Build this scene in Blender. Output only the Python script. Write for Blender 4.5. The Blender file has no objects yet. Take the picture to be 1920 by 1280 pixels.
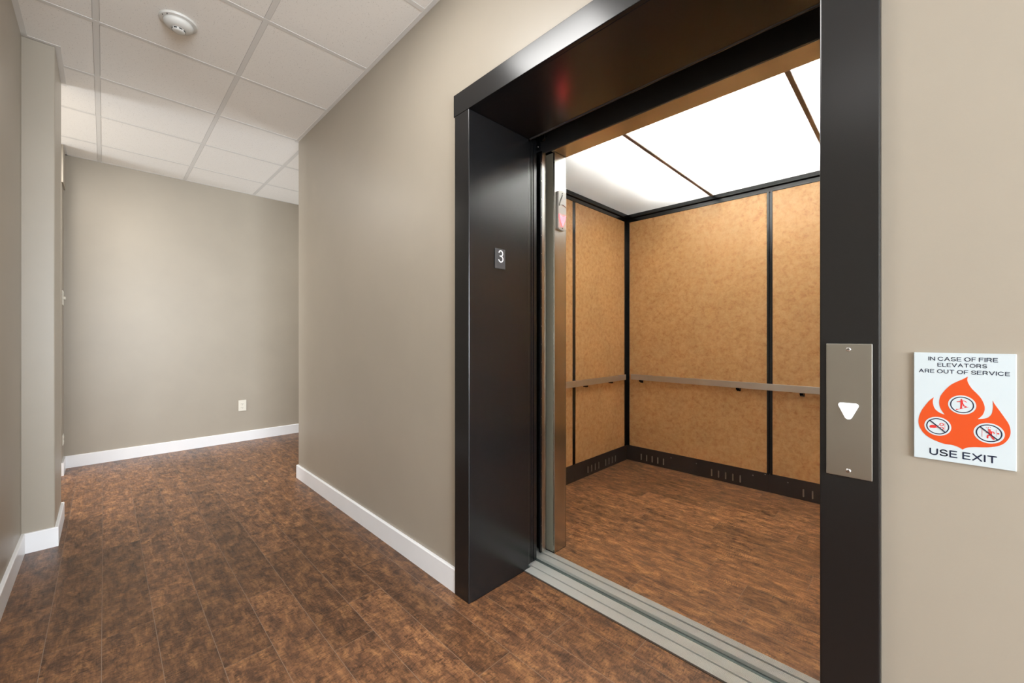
import bpy, bmesh, math, random
from mathutils import Vector, Matrix
from mathutils.geometry import tessellate_polygon
random.seed(7)
SC = bpy.context.scene
COL = SC.collection
PI = math.pi

# ------------------------------------------------------------------ camera
cam_d = bpy.data.cameras.new('camera')
cam_d.sensor_width = 36.0
cam_d.lens = 760.393 / 1920 * 36.0
cam_d.shift_y = -7.964 / 1920
cam_d.clip_start = 0.02
cam = bpy.data.objects.new('camera', cam_d)
COL.objects.link(cam)
cam.location = (0, 0, 1.13)
cam.rotation_euler = (PI / 2, 0, math.radians(44.838))
SC.camera = cam

# ------------------------------------------------------------------ world, exposure
w = bpy.data.worlds.new('world'); SC.world = w; w.use_nodes = True
w.node_tree.nodes['Background'].inputs[0].default_value = (0.9, 0.95, 1, 1)
w.node_tree.nodes['Background'].inputs[1].default_value = 0.05
SC.view_settings.view_transform = 'Standard'
SC.view_settings.look = 'None'
SC.view_settings.gamma = 1
SC.view_settings.use_curve_mapping = False
SC.view_settings.exposure = 0.3

CEIL = 2.7025        # hall ceiling
WY = 1.1045          # face of the elevator wall
WEND = -3.521        # outer corner of the elevator wall
FARX = -5.202        # far wall face
LWY = -0.305         # left wall face
COLX = -3.305        # face of the column that looks down the hall
COLY = -0.188        # side of the column
COLE = -3.755        # its far end
FY = 1.087           # front of the elevator frame
JX = -1.3385         # left jamb, inner face
RX = -0.146          # right jamb, inner face

# ------------------------------------------------------------------ lamps (ceiling troffers of the hall and the side corridor)
LAMPS = [  # x, y, size x, size y, watts, colour
    (-1.37, 0.27, 0.56, 0.54, 18, (1, 0.985, 0.96)),
    (1.68, 0.27, 0.56, 0.54, 1.2, (1, 0.985, 0.96)),
    (-0.15, -1.22, 0.56, 0.54, 2, (1, 0.985, 0.96)),
    (-4.42, -0.93, 0.56, 0.54, 30, (1, 0.97, 0.93)),
    (-4.42, 2.66, 0.56, 0.54, 8, (1, 0.97, 0.93)),
    (-4.20, -0.42, 0.22, 0.22, 9, (1, 0.95, 0.88)),
]
# light of the unseen windows, two of them added as fill: x, y, facing (radians about z from -Y), width, z0, z1, watts, colour
WINS = [
    (4.0, -0.25, PI / 2 * 3, 2.3, 0.30, 2.45, 390, (0.87, 0.94, 1.0)),  # unseen lobby opening, added to light the ceiling
    (-4.345, -3.0, PI, 0.95, 0.1, 2.45, 75, (0.90, 0.96, 1.0)),
    (-4.36, 3.9, 0, 1.3, 0.3, 2.45, 42, (0.88, 0.95, 1.0)),  # unseen far hall opening, added to brighten the ceiling there
]
CAB_TUBE = 68.0      # strength of the tubes above the cab ceiling

# ------------------------------------------------------------------ material helpers
def s2l(c):
    return tuple(((x / 255) / 12.92 if x / 255 <= 0.04045 else ((x / 255 + 0.055) / 1.055) ** 2.4) for x in c) + (1,)

class NT:
    def __init__(s, name):
        s.m = bpy.data.materials.new(name); s.m.use_nodes = True
        s.t = s.m.node_tree; s.b = s.t.nodes['Principled BSDF']; s.out = s.t.nodes['Material Output']
    def n(s, kind, **kw):
        nd = s.t.nodes.new('ShaderNode' + kind)
        for k, v in kw.items():
            if k.startswith('i_'):
                key = k[2:]
                key = int(key) if key.isdigit() else key.replace('_', ' ')
                nd.inputs[key].default_value = v
            else: setattr(nd, k, v)
        return nd
    def l(s, a, b): s.t.links.new(a, b)
    def coords(s, scale=(1, 1, 1), src='Object'):
        tc = s.n('TexCoord'); mp = s.n('Mapping'); mp.inputs['Scale'].default_value = scale
        s.l(tc.outputs[src], mp.inputs[0]); return mp.outputs[0]
    def noise(s, vec, scale, detail=4, rough=0.55, dist=0.0):
        nd = s.n('TexNoise'); nd.inputs['Scale'].default_value = scale; nd.inputs['Detail'].default_value = detail
        nd.inputs['Roughness'].default_value = rough; nd.inputs['Distortion'].default_value = dist
        s.l(vec, nd.inputs['Vector']); return nd.outputs['Fac']
    def ramp(s, fac, stops, interp='LINEAR'):
        nd = s.n('ValToRGB'); cr = nd.color_ramp; cr.interpolation = interp
        while len(cr.elements) < len(stops): cr.elements.new(0.5)
        for e, (p, c) in zip(cr.elements, stops):
            e.position = p; e.color = c if isinstance(c, tuple) else (c, c, c, 1)
        s.l(fac, nd.inputs[0]); return nd.outputs[0]
    def mix(s, fac, a, b, mode='MIX'):
        nd = s.n('MixRGB', blend_type=mode)
        for i, v in ((0, fac), (1, a), (2, b)):
            if hasattr(v, 'is_linked'): s.l(v, nd.inputs[i])
            else: nd.inputs[i].default_value = v
        return nd.outputs[0]
    def bump(s, h, strength, dist=0.001, normal=None):
        nd = s.n('Bump'); nd.inputs['Strength'].default_value = strength; nd.inputs['Distance'].default_value = dist
        s.l(h, nd.inputs['Height'])
        if normal is not None: s.l(normal, nd.inputs['Normal'])
        return nd.outputs[0]
    def math(s, op, a, b=0.0):
        nd = s.n('Math', operation=op)
        for i, v in ((0, a), (1, b)):
            if hasattr(v, 'is_linked'): s.l(v, nd.inputs[i])
            else: nd.inputs[i].default_value = v
        return nd.outputs[0]

def plain(name, rgb, rough=0.5, metal=0.0, spec=0.5, coat=0.0):
    t = NT(name); t.b.inputs['Base Color'].default_value = s2l(rgb)
    t.b.inputs['Roughness'].default_value = rough; t.b.inputs['Metallic'].default_value = metal
    t.b.inputs['Specular IOR Level'].default_value = spec; t.b.inputs['Coat Weight'].default_value = coat
    return t

def paint(name, rgb, rough, peel=0.12, spec=0.5):
    t = plain(name, rgb, rough, spec=spec); v = t.coords()
    n1 = t.noise(v, 420, 2)
    t.l(t.bump(n1, peel, 0.0006), t.b.inputs['Normal'])
    n2 = t.noise(v, 2.5, 3)
    a = s2l(rgb); lo = tuple(x * 0.965 for x in a[:3]) + (1,); hi = tuple(min(1, x * 1.03) for x in a[:3]) + (1,)
    t.l(t.ramp(n2, [(0.3, lo), (0.7, hi)]), t.b.inputs['Base Color'])
    return t.m

M = {}
M['wall'] = paint('taupe eggshell wall paint', (165, 156, 142), 0.40)
M['base'] = paint('white semi gloss trim paint', (242, 243, 246), 0.3, 0.05)
M['white_plastic'] = plain('white plastic', (228, 224, 212), 0.35).m
M['smoke_plastic'] = plain('off white detector plastic', (206, 204, 199), 0.45).m
M['dark'] = plain('dark gap', (22, 22, 22), 0.7).m
M['sill_edge'] = plain('dark brown sill edge', (70, 58, 50), 0.8).m  # dark brown strip along the front of the landing sill

# acoustic ceiling tile with pinholes
t = plain('acoustic ceiling tile', (246, 244, 240), 0.9, spec=0.2); v = t.coords()
vo = t.n('TexVoronoi'); vo.inputs['Scale'].default_value = 105; t.l(v, vo.inputs['Vector'])
pin = t.ramp(vo.outputs['Distance'], [(0.10, 1.0), (0.17, 0.0)])
msk = t.ramp(t.noise(v, 60, 2), [(0.50, 0.0), (0.60, 1.0)])
fis = t.ramp(t.noise(v, 150, 3, 0.7), [(0.30, 0.5), (0.38, 0.0)])
holes = t.math('MAXIMUM', t.math('MULTIPLY', pin, msk), fis)
t.l(t.mix(holes, s2l((246, 244, 240)), s2l((165, 161, 155))), t.b.inputs['Base Color'])
t.l(t.bump(holes, -0.4, 0.001), t.b.inputs['Normal'])
M['tile'] = t.m
M['grid'] = plain('white ceiling grid metal', (226, 225, 222), 0.6).m

# vinyl plank
def plank_mat(name, dark, mid, light, base_rough, fig=0.9, gr=0.6):
    t = NT(name)
    geo = t.n('NewGeometry'); rnd = geo.outputs['Random Per Island']
    off = t.n('CombineXYZ'); t.l(t.math('MULTIPLY', rnd, 37.0), off.inputs[0]); t.l(t.math('MULTIPLY', rnd, 61.0), off.inputs[1])
    add = t.n('VectorMath', operation='ADD'); t.l(geo.outputs['Position'], add.inputs[0]); t.l(off.outputs[0], add.inputs[1])
    def mp(sc):
        m = t.n('Mapping'); m.inputs['Scale'].default_value = sc; t.l(add.outputs[0], m.inputs[0]); return m.outputs[0]
    blotch = t.noise(mp((10, 21, 1)), 1.0, 10, 0.74, 0.4)
    grain = t.noise(mp((14, 110, 1)), 1.0, 7, 0.7, 0.9)
    fig1 = t.noise(mp((92, 30, 1)), 1.0, 6, 0.68, 1.6)
    crack = t.noise(mp((105, 32, 1)), 1.0, 4, 0.6, 2.0)
    a = t.ramp(blotch, [(0.33, s2l(dark)), (0.43, s2l(tuple((p + q) / 2 for p, q in zip(dark, mid)))), (0.52, s2l(mid)), (0.66, s2l(light))])
    g = t.ramp(grain, [(0.36, 0.52), (0.50, 1.0), (0.66, 1.28)])
    c1 = t.mix(gr, a, g, 'MULTIPLY')
    f = t.ramp(fig1, [(0.36, 0.42), (0.46, 0.95), (0.60, 1.38)])
    c2 = t.mix(fig, c1, f, 'MULTIPLY')
    # hand scraped marks gathered in knots
    knot = t.ramp(t.noise(mp((5.0, 9.0, 1)), 1.0, 2, 0.5), [(0.56, 0.0), (0.66, 1.0)])
    wv = t.n('TexWave', wave_type='BANDS', bands_direction='X'); wv.inputs['Scale'].default_value = 34
    wv.inputs['Distortion'].default_value = 7; wv.inputs['Detail'].default_value = 3; wv.inputs['Detail Scale'].default_value = 1.4
    t.l(add.outputs[0], wv.inputs['Vector'])
    wr = t.ramp(wv.outputs['Fac'], [(0.0, 1.0), (0.22, 0.0)])
    mk = t.math('MULTIPLY', knot, wr)
    cr = t.ramp(crack, [(0.33, 1.0), (0.375, 0.0)])
    dk = t.math('MAXIMUM', t.math('MULTIPLY', mk, 0.62), t.math('MULTIPLY', cr, 0.75))
    c3 = t.mix(dk, c2, s2l((44, 28, 20)))
    sh = t.ramp(rnd, [(0.0, 0.78), (1.0, 1.26)])
    c4 = t.mix(1.0, c3, sh, 'MULTIPLY')
    t.l(c4, t.b.inputs['Base Color'])
    t.l(t.ramp(grain, [(0.3, base_rough + 0.10), (0.7, base_rough - 0.04)]), t.b.inputs['Roughness'])
    t.b.inputs['Specular IOR Level'].default_value = 0.42
    hh = t.math('SUBTRACT', t.math('ADD', t.math('MULTIPLY', grain, 0.5), t.math('MULTIPLY', fig1, 0.7)), dk)
    t.l(t.bump(hh, 0.35, 0.0012), t.b.inputs['Normal'])
    return t.m
M['plank'] = plank_mat('hickory vinyl plank', (68, 47, 35), (116, 80, 54), (152, 109, 71), 0.34)
M['plank_cab'] = plank_mat('hickory vinyl plank of the cab', (82, 57, 41), (138, 97, 65), (176, 130, 86), 0.40, 0.35, 0.9)
M['seam'] = plain('plank seam with painted sheen', (146, 126, 110), 0.8).m  # pale colour stands in for light reflected along the plank edges

# black baked enamel of the frame: scratches and chips
def enamel(name, rgb, rough, scratch=1.0):
    t = plain(name, rgb, rough); v = t.coords()
    return t.m
M['black'] = enamel('black enamel steel', (24, 24, 25), 0.24)
M['black_cab'] = enamel('black cab trim', (18, 20, 22), 0.20, 0.6)
M['kick'] = enamel('scuffed black kick plate', (44, 38, 36), 0.45, 1.6)

def brushed(name, rgb, rough, axis=2, amt=0.02):
    t = plain(name, rgb, rough, 1.0)
    sc = [220, 220, 220]; sc[axis] = 3
    v = t.coords(tuple(sc)); n = t.noise(v, 1.0, 3)
    t.l(t.ramp(n, [(0.3, rough - amt), (0.7, rough + amt)]), t.b.inputs['Roughness'])
    t.l(t.bump(n, 0.02, 0.0002), t.b.inputs['Normal'])
    sm = t.noise(t.coords((3, 3, 3)), 2.0, 4)
    a = s2l(rgb)
    t.l(t.ramp(sm, [(0.3, tuple(x * 0.9 for x in a[:3]) + (1,)), (0.7, a)]), t.b.inputs['Base Color'])
    return t.m
M['steel'] = brushed('brushed stainless steel', (200, 198, 192), 0.25, 2)
M['steel_header'] = brushed('brushed stainless header', (200, 196, 188), 0.25, 0)
M['steel_plate'] = brushed('satin stainless plate', (180, 179, 173), 0.32, 0)
M['steel_rail'] = brushed('brushed stainless rail', (228, 225, 218), 0.48, 2)
M['alu'] = plain('ribbed aluminium sill', (214, 216, 212), 0.45, 0.3).m
M['alu_groove'] = plain('sill groove', (96, 108, 104), 0.5, 0.4).m
M['bronze'] = plain('bronze bar', (132, 122, 110), 0.6, 0.0).m
M['olive'] = plain('grey steel jamb strip', (150, 148, 134), 0.5, 0.2).m
M['chrome'] = plain('chrome', (225, 225, 225), 0.15, 1.0).m

# golden mottled laminate
t = plain('golden mottled laminate', (196, 140, 78), 0.33, spec=0.45); v = t.coords()
m1 = t.noise(v, 32, 7, 0.7, 0.4); m2 = t.noise(v, 110, 4, 0.6, 0.5); m3 = t.noise(v, 4.5, 3)
c = t.ramp(m1, [(0.30, s2l((182, 130, 78))), (0.44, s2l((202, 156, 102))), (0.62, s2l((213, 173, 121)))])
c = t.mix(0.55, c, t.ramp(m2, [(0.30, 0.86), (0.44, 1.0), (0.66, 1.05)]), 'MULTIPLY')
c = t.mix(0.6, c, t.ramp(m3, [(0.3, 0.92), (0.7, 1.06)]), 'MULTIPLY')
t.l(c, t.b.inputs['Base Color'])
t.l(t.bump(m2, 0.05, 0.0005), t.b.inputs['Normal'])
M['laminate'] = t.m

# ribbed light diffuser (translucent acrylic)
t = NT('ribbed acrylic diffuser'); t.t.nodes.remove(t.b)
tr = t.n('BsdfTranslucent'); tr.inputs[0].default_value = (0.9, 0.92, 0.92, 1)
df = t.n('BsdfDiffuse'); df.inputs[0].default_value = (0.85, 0.86, 0.86, 1)
mx = t.n('MixShader'); mx.inputs[0].default_value = 0.35
t.l(tr.outputs[0], mx.inputs[1]); t.l(df.outputs[0], mx.inputs[2]); t.l(mx.outputs[0], t.out.inputs[0])
wv = t.n('TexWave', wave_type='BANDS', bands_direction='X'); wv.inputs['Scale'].default_value = 42
t.l(t.coords(), wv.inputs['Vector'])
bp = t.bump(wv.outputs['Fac'], 0.12, 0.002); t.l(bp, tr.inputs['Normal']); t.l(bp, df.inputs['Normal'])
M['diffuser'] = t.m

def emit(name, rgb, strength):
    t = NT(name); t.b.inputs['Base Color'].default_value = (0.8, 0.8, 0.8, 1)
    t.b.inputs['Emission Color'].default_value = tuple(rgb) + (1,); t.b.inputs['Emission Strength'].default_value = strength
    return t.m
M['tube'] = emit('fluorescent tube', (1.0, 0.98, 0.94), CAB_TUBE)
M['red_lit'] = emit('lit red arrow', (1.0, 0.011, 0.02), 14.0)
M['button_lit'] = emit('lit white call button', (0.93, 0.97, 1.0), 0.55)
M['lantern'] = plain('grey lantern plate', (196, 196, 192), 0.38, 0.35).m
M['sign_white'] = plain('pale blue white sign plastic', (203, 215, 221), 0.3).m
M['sign_orange'] = plain('orange sign print', (214, 78, 26), 0.35).m
M['sign_red'] = plain('red sign print', (214, 52, 50), 0.35).m
M['sign_navy'] = plain('navy sign print', (24, 36, 62), 0.35).m
M['glyph_white'] = plain('white glyph paint', (240, 240, 240), 0.4).m
M['fascia'] = plain('dark enamel fascia', (60, 61, 63), 0.32).m
M['plate_black'] = plain('black number plate', (62, 62, 64), 0.4).m

# ------------------------------------------------------------------ geometry helpers
def box(bm, x0, x1, y0, y1, z0, z1, mi=0):
    vs = [bm.verts.new((x, y, z)) for x in (x0, x1) for y in (y0, y1) for z in (z0, z1)]
    for q in ((0, 1, 3, 2), (4, 6, 7, 5), (0, 4, 5, 1), (2, 3, 7, 6), (0, 2, 6, 4), (1, 5, 7, 3)):
        f = bm.faces.new([vs[i] for i in q]); f.material_index = mi
def boxes(*bs):
    bm = bmesh.new()
    for b in bs: box(bm, *b)
    return bm
def obj(name, bm, mats, parent=None, bevel=0.0, smooth=False, seg=2):
    """link bm (world coordinates) as one mesh; its origin is the root's base, or its own lower middle"""
    bmesh.ops.recalc_face_normals(bm, faces=bm.faces[:])
    me = bpy.data.meshes.new(name)
    if parent is not None:
        r = parent
        while r.parent: r = r.parent
        o0 = Vector(r.location)
    else:
        xs = [v.co for v in bm.verts]
        o0 = Vector(((min(c.x for c in xs) + max(c.x for c in xs)) / 2, (min(c.y for c in xs) + max(c.y for c in xs)) / 2, min(c.z for c in xs)))
    bmesh.ops.translate(bm, verts=bm.verts[:], vec=-o0)
    bm.to_mesh(me); bm.free()
    o = bpy.data.objects.new(name, me); COL.objects.link(o)
    for m_ in (mats if isinstance(mats, (list, tuple)) else [mats]): me.materials.append(m_)
    if parent is not None: o.parent = parent
    else: o.location = o0
    if smooth:
        for p in me.polygons: p.use_smooth = True
    if bevel:
        b = o.modifiers.new('bevel', 'BEVEL'); b.width = bevel; b.segments = seg; b.limit_method = 'ANGLE'; b.angle_limit = math.radians(40)
        b.harden_normals = False
    return o
def struct(name, bm, mats, label=None, bevel=0.0):
    o = obj(name, bm, mats, None, bevel); o['kind'] = 'structure'
    if label: o['label'] = label
    return o
def tag(o, label, cat, group=None):
    o['label'] = label; o['category'] = cat
    if group: o['group'] = group
    return o
def thing(name, loc, label, cat, group=None):
    o = bpy.data.objects.new(name, None); COL.objects.link(o); o.location = loc; o.empty_display_size = 0.1
    return tag(o, label, cat, group)
def prism(bm, pts, axis, a, b, mi=0):
    """polygon pts (2D) extruded along axis from a to b. axis y: pts=(x,z); axis x: pts=(y,z); axis z: pts=(x,y)"""
    def P(p, h): return {'y': (p[0], h, p[1]), 'x': (h, p[0], p[1]), 'z': (p[0], p[1], h)}[axis]
    n = len(pts)
    A = [bm.verts.new(P(p, a)) for p in pts]; B = [bm.verts.new(P(p, b)) for p in pts]
    if n > 30:
        fs = []
        for tri_ in tessellate_polygon([[Vector((p[0], p[1], 0)) for p in pts]]):
            fs.append(bm.faces.new([A[i] for i in tri_])); fs.append(bm.faces.new([B[i] for i in reversed(tri_)]))
    else:
        f1 = bm.faces.new(A); f2 = bm.faces.new(B[::-1]); fs = [f1, f2]
    for i in range(n): fs.append(bm.faces.new([A[i], B[i], B[(i + 1) % n], A[(i + 1) % n]]))
    for f in fs: f.material_index = mi
def circ(cx, cy, r, n=48, a0=0.0, ry=None):
    return [(cx + r * math.cos(a0 + 2 * PI * i / n), cy + (ry or r) * math.sin(a0 + 2 * PI * i / n)) for i in range(n)]
def ring(bm, cx, cz, ro, ri, axis, a, b, n=56):
    def P(x, z, h): return {'y': (x, h, z), 'x': (h, x, z), 'z': (x, z, h)}[axis]
    L = []
    for i in range(n):
        c, s = math.cos(2 * PI * i / n), math.sin(2 * PI * i / n)
        L.append([bm.verts.new(P(cx + r * c, cz + r * s, h)) for r, h in ((ro, a), (ro, b), (ri, b), (ri, a))])
    for i in range(n):
        p, q = L[i], L[(i + 1) % n]
        for k in range(4): bm.faces.new([p[k], q[k], q[(k + 1) % 4], p[(k + 1) % 4]])
STG = [0]
def stroke(bm, pts, wd, axis, a, b):
    """a thick polyline with round joints; every piece stands a hair prouder than the last so no faces coincide"""
    def prism(bm_, p_, ax_, a_, b_):
        STG[0] = (STG[0] + 1) % 17; e = STG[0] * 9e-6
        globals()['prism'](bm_, p_, ax_, a_ - e, b_ + e)
    for (x0, y0), (x1, y1) in zip(pts[:-1], pts[1:]):
        d = math.hypot(x1 - x0, y1 - y0) or 1e-9
        nx, ny = -(y1 - y0) / d * wd / 2, (x1 - x0) / d * wd / 2
        prism(bm, [(x0 + nx, y0 + ny), (x0 - nx, y0 - ny), (x1 - nx, y1 - ny), (x1 + nx, y1 + ny)], axis, a, b)
    for p in pts: prism(bm, circ(p[0], p[1], wd / 2, 12), axis, a, b)
def screw(bm, cx, cz, y, r, h, axis='y', sgn=-1):
    """domed cross head screw on a plane"""
    n = 20; rings = []
    for rr, hh in ((r, 0), (r * 0.95, h * 0.5), (r * 0.7, h * 0.9), (r * 0.3, h)):
        rings.append([bm.verts.new({'y': (cx + rr * math.cos(2 * PI * i / n), y + sgn * hh, cz + rr * math.sin(2 * PI * i / n)),
                                    'x': (y + sgn * hh, cx + rr * math.cos(2 * PI * i / n), cz + rr * math.sin(2 * PI * i / n))}[axis]) for i in range(n)])
    for a, b in zip(rings[:-1], rings[1:]):
        for i in range(n): bm.faces.new([a[i], a[(i + 1) % n], b[(i + 1) % n], b[i]])
    bm.faces.new(rings[-1])
    for k in (0, 1):
        l, t_ = r * 0.62, r * 0.11
        u0, u1, v0, v1 = (cx - l, cx + l, cz - t_, cz + t_) if k else (cx - t_, cx + t_, cz - l, cz + l)
        y0, y1 = y + sgn * h * 1.06, y + sgn * h * 0.7
        if axis == 'y': box(bm, u0, u1, min(y0, y1), max(y0, y1), v0, v1, 1)
        else: box(bm, min(y0, y1), max(y0, y1), u0, u1, v0, v1, 1)
def lathe(bm, prof, cx, cy, n=64, mi=0):
    R = [[bm.verts.new((cx + r * math.cos(2 * PI * i / n), cy + r * math.sin(2 * PI * i / n), z)) for i in range(n)] for r, z in prof]
    for a, b in zip(R[:-1], R[1:]):
        for i in range(n): bm.faces.new([a[i], a[(i + 1) % n], b[(i + 1) % n], b[i]]).material_index = mi
    bm.faces.new(R[0]).material_index = mi; bm.faces.new(R[-1]).material_index = mi

# ------------------------------------------------------------------ floor
PW, PL = 0.1478, 0.9075
JO = {0: -1.25, 1: -2.248, 2: -2.58, 3: -2.045, 4: -2.39, 5: -1.71, 6: -1.94, 7: -1.55, 8: -0.983, 9: -1.62, 10: -0.62, 11: -0.908, 12: -0.489, 13: -1.45, 14: -0.716, 15: -0.342}
def planks(bm, x0, x1, y0, y1, z):
    g = 0.0009
    j = math.floor((y0 + 0.0065) / PW)
    while True:
        a, b = j * PW - 0.0065, (j + 1) * PW - 0.0065
        if a >= y1: break
        ya, yb = max(a + g, y0), min(b - g, y1)
        o = JO.get(j, (j * 0.377) % PL)
        k = math.floor((x0 - o) / PL)
        while o + k * PL < x1:
            xa, xb = max(o + k * PL + g, x0), min(o + (k + 1) * PL - g, x1)
            if xb - xa > 0.004 and yb - ya > 0.004:
                f = bm.faces.new([bm.verts.new(p) for p in ((xa, ya, z), (xb, ya, z), (xb, yb, z), (xa, yb, z))]); f.material_index = 0
            k += 1
        j += 1
def floor_mesh(rects, z, plank_m):
    bm = bmesh.new()
    for (x0, x1, y0, y1) in rects:
        planks(bm, x0, x1, y0, y1, z)
        box(bm, x0, x1, y0, y1, z - 0.02, z - 0.0007, 1)
    return bm
HX1, HY0 = 4.0, -1.75      # lobby extents behind the camera
SCX, SCY = -4.93, -3.0     # side corridor
struct('floor', floor_mesh([(FARX, HX1, HY0, WY), (SCX, COLE, SCY, HY0), (FARX, WEND, WY, 3.9), (JX, RX, WY, 1.4335)], 0.0, M['plank']), [M['plank'], M['seam']],
       'dark brown hickory look plank floor of the hallway')

# ------------------------------------------------------------------ walls
HT = 2.1935
struct('wall_right', boxes((WEND, -1.4375, WY, WY + 0.12, 0, CEIL), (-1.4375, -0.0485, WY, WY + 0.12, HT - 0.001, CEIL), (-0.0485, HX1, WY, WY + 0.12, 0, CEIL),
                           (WEND, WEND + 0.12, WY + 0.12, 3.9, 0, CEIL)), M['wall'], 'taupe wall around the elevator opening')
struct('wall_back', boxes((FARX - 0.12, FARX, -0.246, 3.9, 0, CEIL)), M['wall'], 'taupe wall at the far end of the hallway')
struct('wall_left', boxes((COLX, -1.75, LWY - 0.12, LWY, 0, CEIL), (-1.87, -1.75, HY0, LWY - 0.12, 0, CEIL)), M['wall'], 'taupe wall along the left edge of the hallway')
struct('wall_column', boxes((COLE, COLX, SCY, COLY, 0, CEIL)), M['wall'], 'taupe column standing out from the left wall', 0.004)
struct('wall_side', boxes((FARX - 0.12, SCX, -0.366, -0.246, 0, CEIL), (SCX - 0.12, SCX, SCY, -0.366, 0, CEIL), (SCX - 0.12, -4.82, SCY - 0.12, SCY, 0, CEIL), (-3.87, COLX, SCY - 0.12, SCY, 0, CEIL),
  (-4.82, -3.87, SCY - 0.12, SCY, 0, 0.1), (-4.82, -3.87, SCY - 0.12, SCY, 2.45, CEIL)), M['wall'])
struct('wall_front', boxes((HX1, HX1 + 0.12, HY0, -1.4, 0, CEIL), (HX1, HX1 + 0.12, 0.9, WY, 0, CEIL), (HX1, HX1 + 0.12, -1.4, 0.9, 0, 0.30), (HX1, HX1 + 0.12, -1.4, 0.9, 2.45, CEIL),
  (-1.87, HX1, HY0 - 0.12, HY0, 0, CEIL),
  (FARX, -5.01, 3.9, 4.02, 0, CEIL), (-3.71, WEND, 3.9, 4.02, 0, CEIL), (-5.01, -3.71, 3.9, 4.02, 0, 0.3), (-5.01, -3.71, 3.9, 4.02, 2.45, CEIL)), M['wall'])
struct('trim_1', boxes((FARX, SCX - 0.002, -0.246, -0.236, 2.396, CEIL)), M['wall'], 'pale head panel at the far left corner')
# hoistway shell behind the elevator wall
struct('wall_hoistway', boxes((-3.3, 0.9, 3.62, 3.7, -0.4, 3.0), (-3.38, -3.3, 1.23, 3.7, -0.4, 3.0), (0.9, 0.98, 1.23, 3.7, -0.4, 3.0),
                              (-3.38, 0.98, 1.23, 3.7, 3.0, 3.08), (-3.38, 0.98, 1.23, 3.7, -0.48, -0.4)), M['dark'])

# ------------------------------------------------------------------ baseboards
BH, BT = 0.1041, 0.0136
def bb_poly(path, zt=BH):
    """baseboard following a path of wall-face points; the board is on the right-hand side of the travel direction"""
    bm = bmesh.new(); n = len(path)
    prof = [(0, 0), (BT, 0), (BT, zt - 0.004), (BT - 0.0025, zt - 0.0005), (BT - 0.005, zt), (0, zt)]
    rings = []
    for i, p in enumerate(path):
        dirs = []
        if i > 0: dirs.append((Vector(p) - Vector(path[i - 1])).normalized())
        if i < n - 1: dirs.append((Vector(path[i + 1]) - Vector(p)).normalized())
        nr = [Vector((d.y, -d.x)) for d in dirs]
        m = nr[0] if len(nr) == 1 else (nr[0] + nr[1]) / (1 + nr[0].dot(nr[1]))
        rings.append([bm.verts.new((p[0] + m.x * o, p[1] + m.y * o, z)) for o, z in prof])
    for a, b in zip(rings[:-1], rings[1:]):
        for k in range(len(prof)): bm.faces.new([a[k], b[k], b[(k + 1) % len(prof)], a[(k + 1) % len(prof)]])
    bm.faces.new(rings[0]); bm.faces.new(rings[-1])
    return bm
E_ = 0.0002
struct('baseboard_right', bb_poly([(-1.4372, WY), (WEND, WY), (WEND, 3.9)][::-1]), M['base'], 'white baseboard left of the elevator frame')
struct('baseboard_far', bb_poly([(SCX, -0.246), (FARX, -0.246), (FARX, 3.9)]), M['base'], 'white baseboard along the far wall')
struct('baseboard_left', bb_poly([(COLE, SCY), (COLE, COLY), (COLX, COLY), (COLX, LWY), (-1.75, LWY), (-1.75, HY0)][::-1]), M['base'], 'white baseboard wrapping the column and left wall')
struct('baseboard_front', bb_poly([(-0.0485, WY), (HX1, WY)]), M['base'])

# ------------------------------------------------------------------ ceiling with its grid
TX0, TY0, TP = -2.8995, -0.029, 0.6105
bm = bmesh.new()
xs = [TX0 + TP * k for k in range(-5, 13)]; ys = [TY0 + 0.5975 * k for k in range(-6, 9)]
gw = 0.012
box(bm, FARX, HX1, SCY, 3.9, CEIL + 0.014, CEIL + 0.05, 1)
ex = [FARX] + [x for x in xs if FARX + 0.03 < x < HX1 - 0.03] + [HX1]; ey = [SCY] + [y for y in ys if SCY + 0.03 < y < 3.87] + [3.9]
for i in range(len(ex) - 1):
    for j in range(len(ey) - 1):
        a, b = ex[i] + gw, ex[i + 1] - gw; c, d = ey[j] + gw, ey[j + 1] - gw
        if (a > WEND + 0.15 and c > WY + 0.1) or (a > COLX and d < HY0 - 0.1): continue
        # tegular tile: a thin shadow line is left all round it
        box(bm, a + 0.001, b - 0.001, c + 0.001, d - 0.001, CEIL + 0.0012, CEIL + 0.014, 0)
for x in ex[1:-1]: box(bm, x - gw, x + gw, SCY, 3.9, CEIL, CEIL + 0.016, 1)
for y in ey[1:-1]: box(bm, FARX, HX1, y - gw, y + gw, CEIL + 0.0002, CEIL + 0.016, 1)
AW = 0.0215   # wall angle
for q_ in ((FARX, FARX + AW, -0.246, 3.9), (WEND - AW, WEND, WY - AW, 3.9), (WEND, HX1, WY - AW, WY), (COLX, COLX + AW, LWY, COLY + AW), (COLE - AW, COLX, COLY, COLY + AW),
           (COLX + AW, -1.75, LWY, LWY + AW), (COLE - AW, COLE, SCY, COLY), (SCX, SCX + AW, SCY, -0.246), (FARX, SCX + AW, -0.246, -0.246 + AW), (-1.75, HX1, HY0, HY0 + AW), (-1.75, -1.75 + AW, HY0, LWY)):
    box(bm, *q_, CEIL - 0.0004, CEIL + 0.016, 1)
struct('ceiling', bm, [M['tile'], M['grid']], 'white speckled drop ceiling of square tiles')

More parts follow.
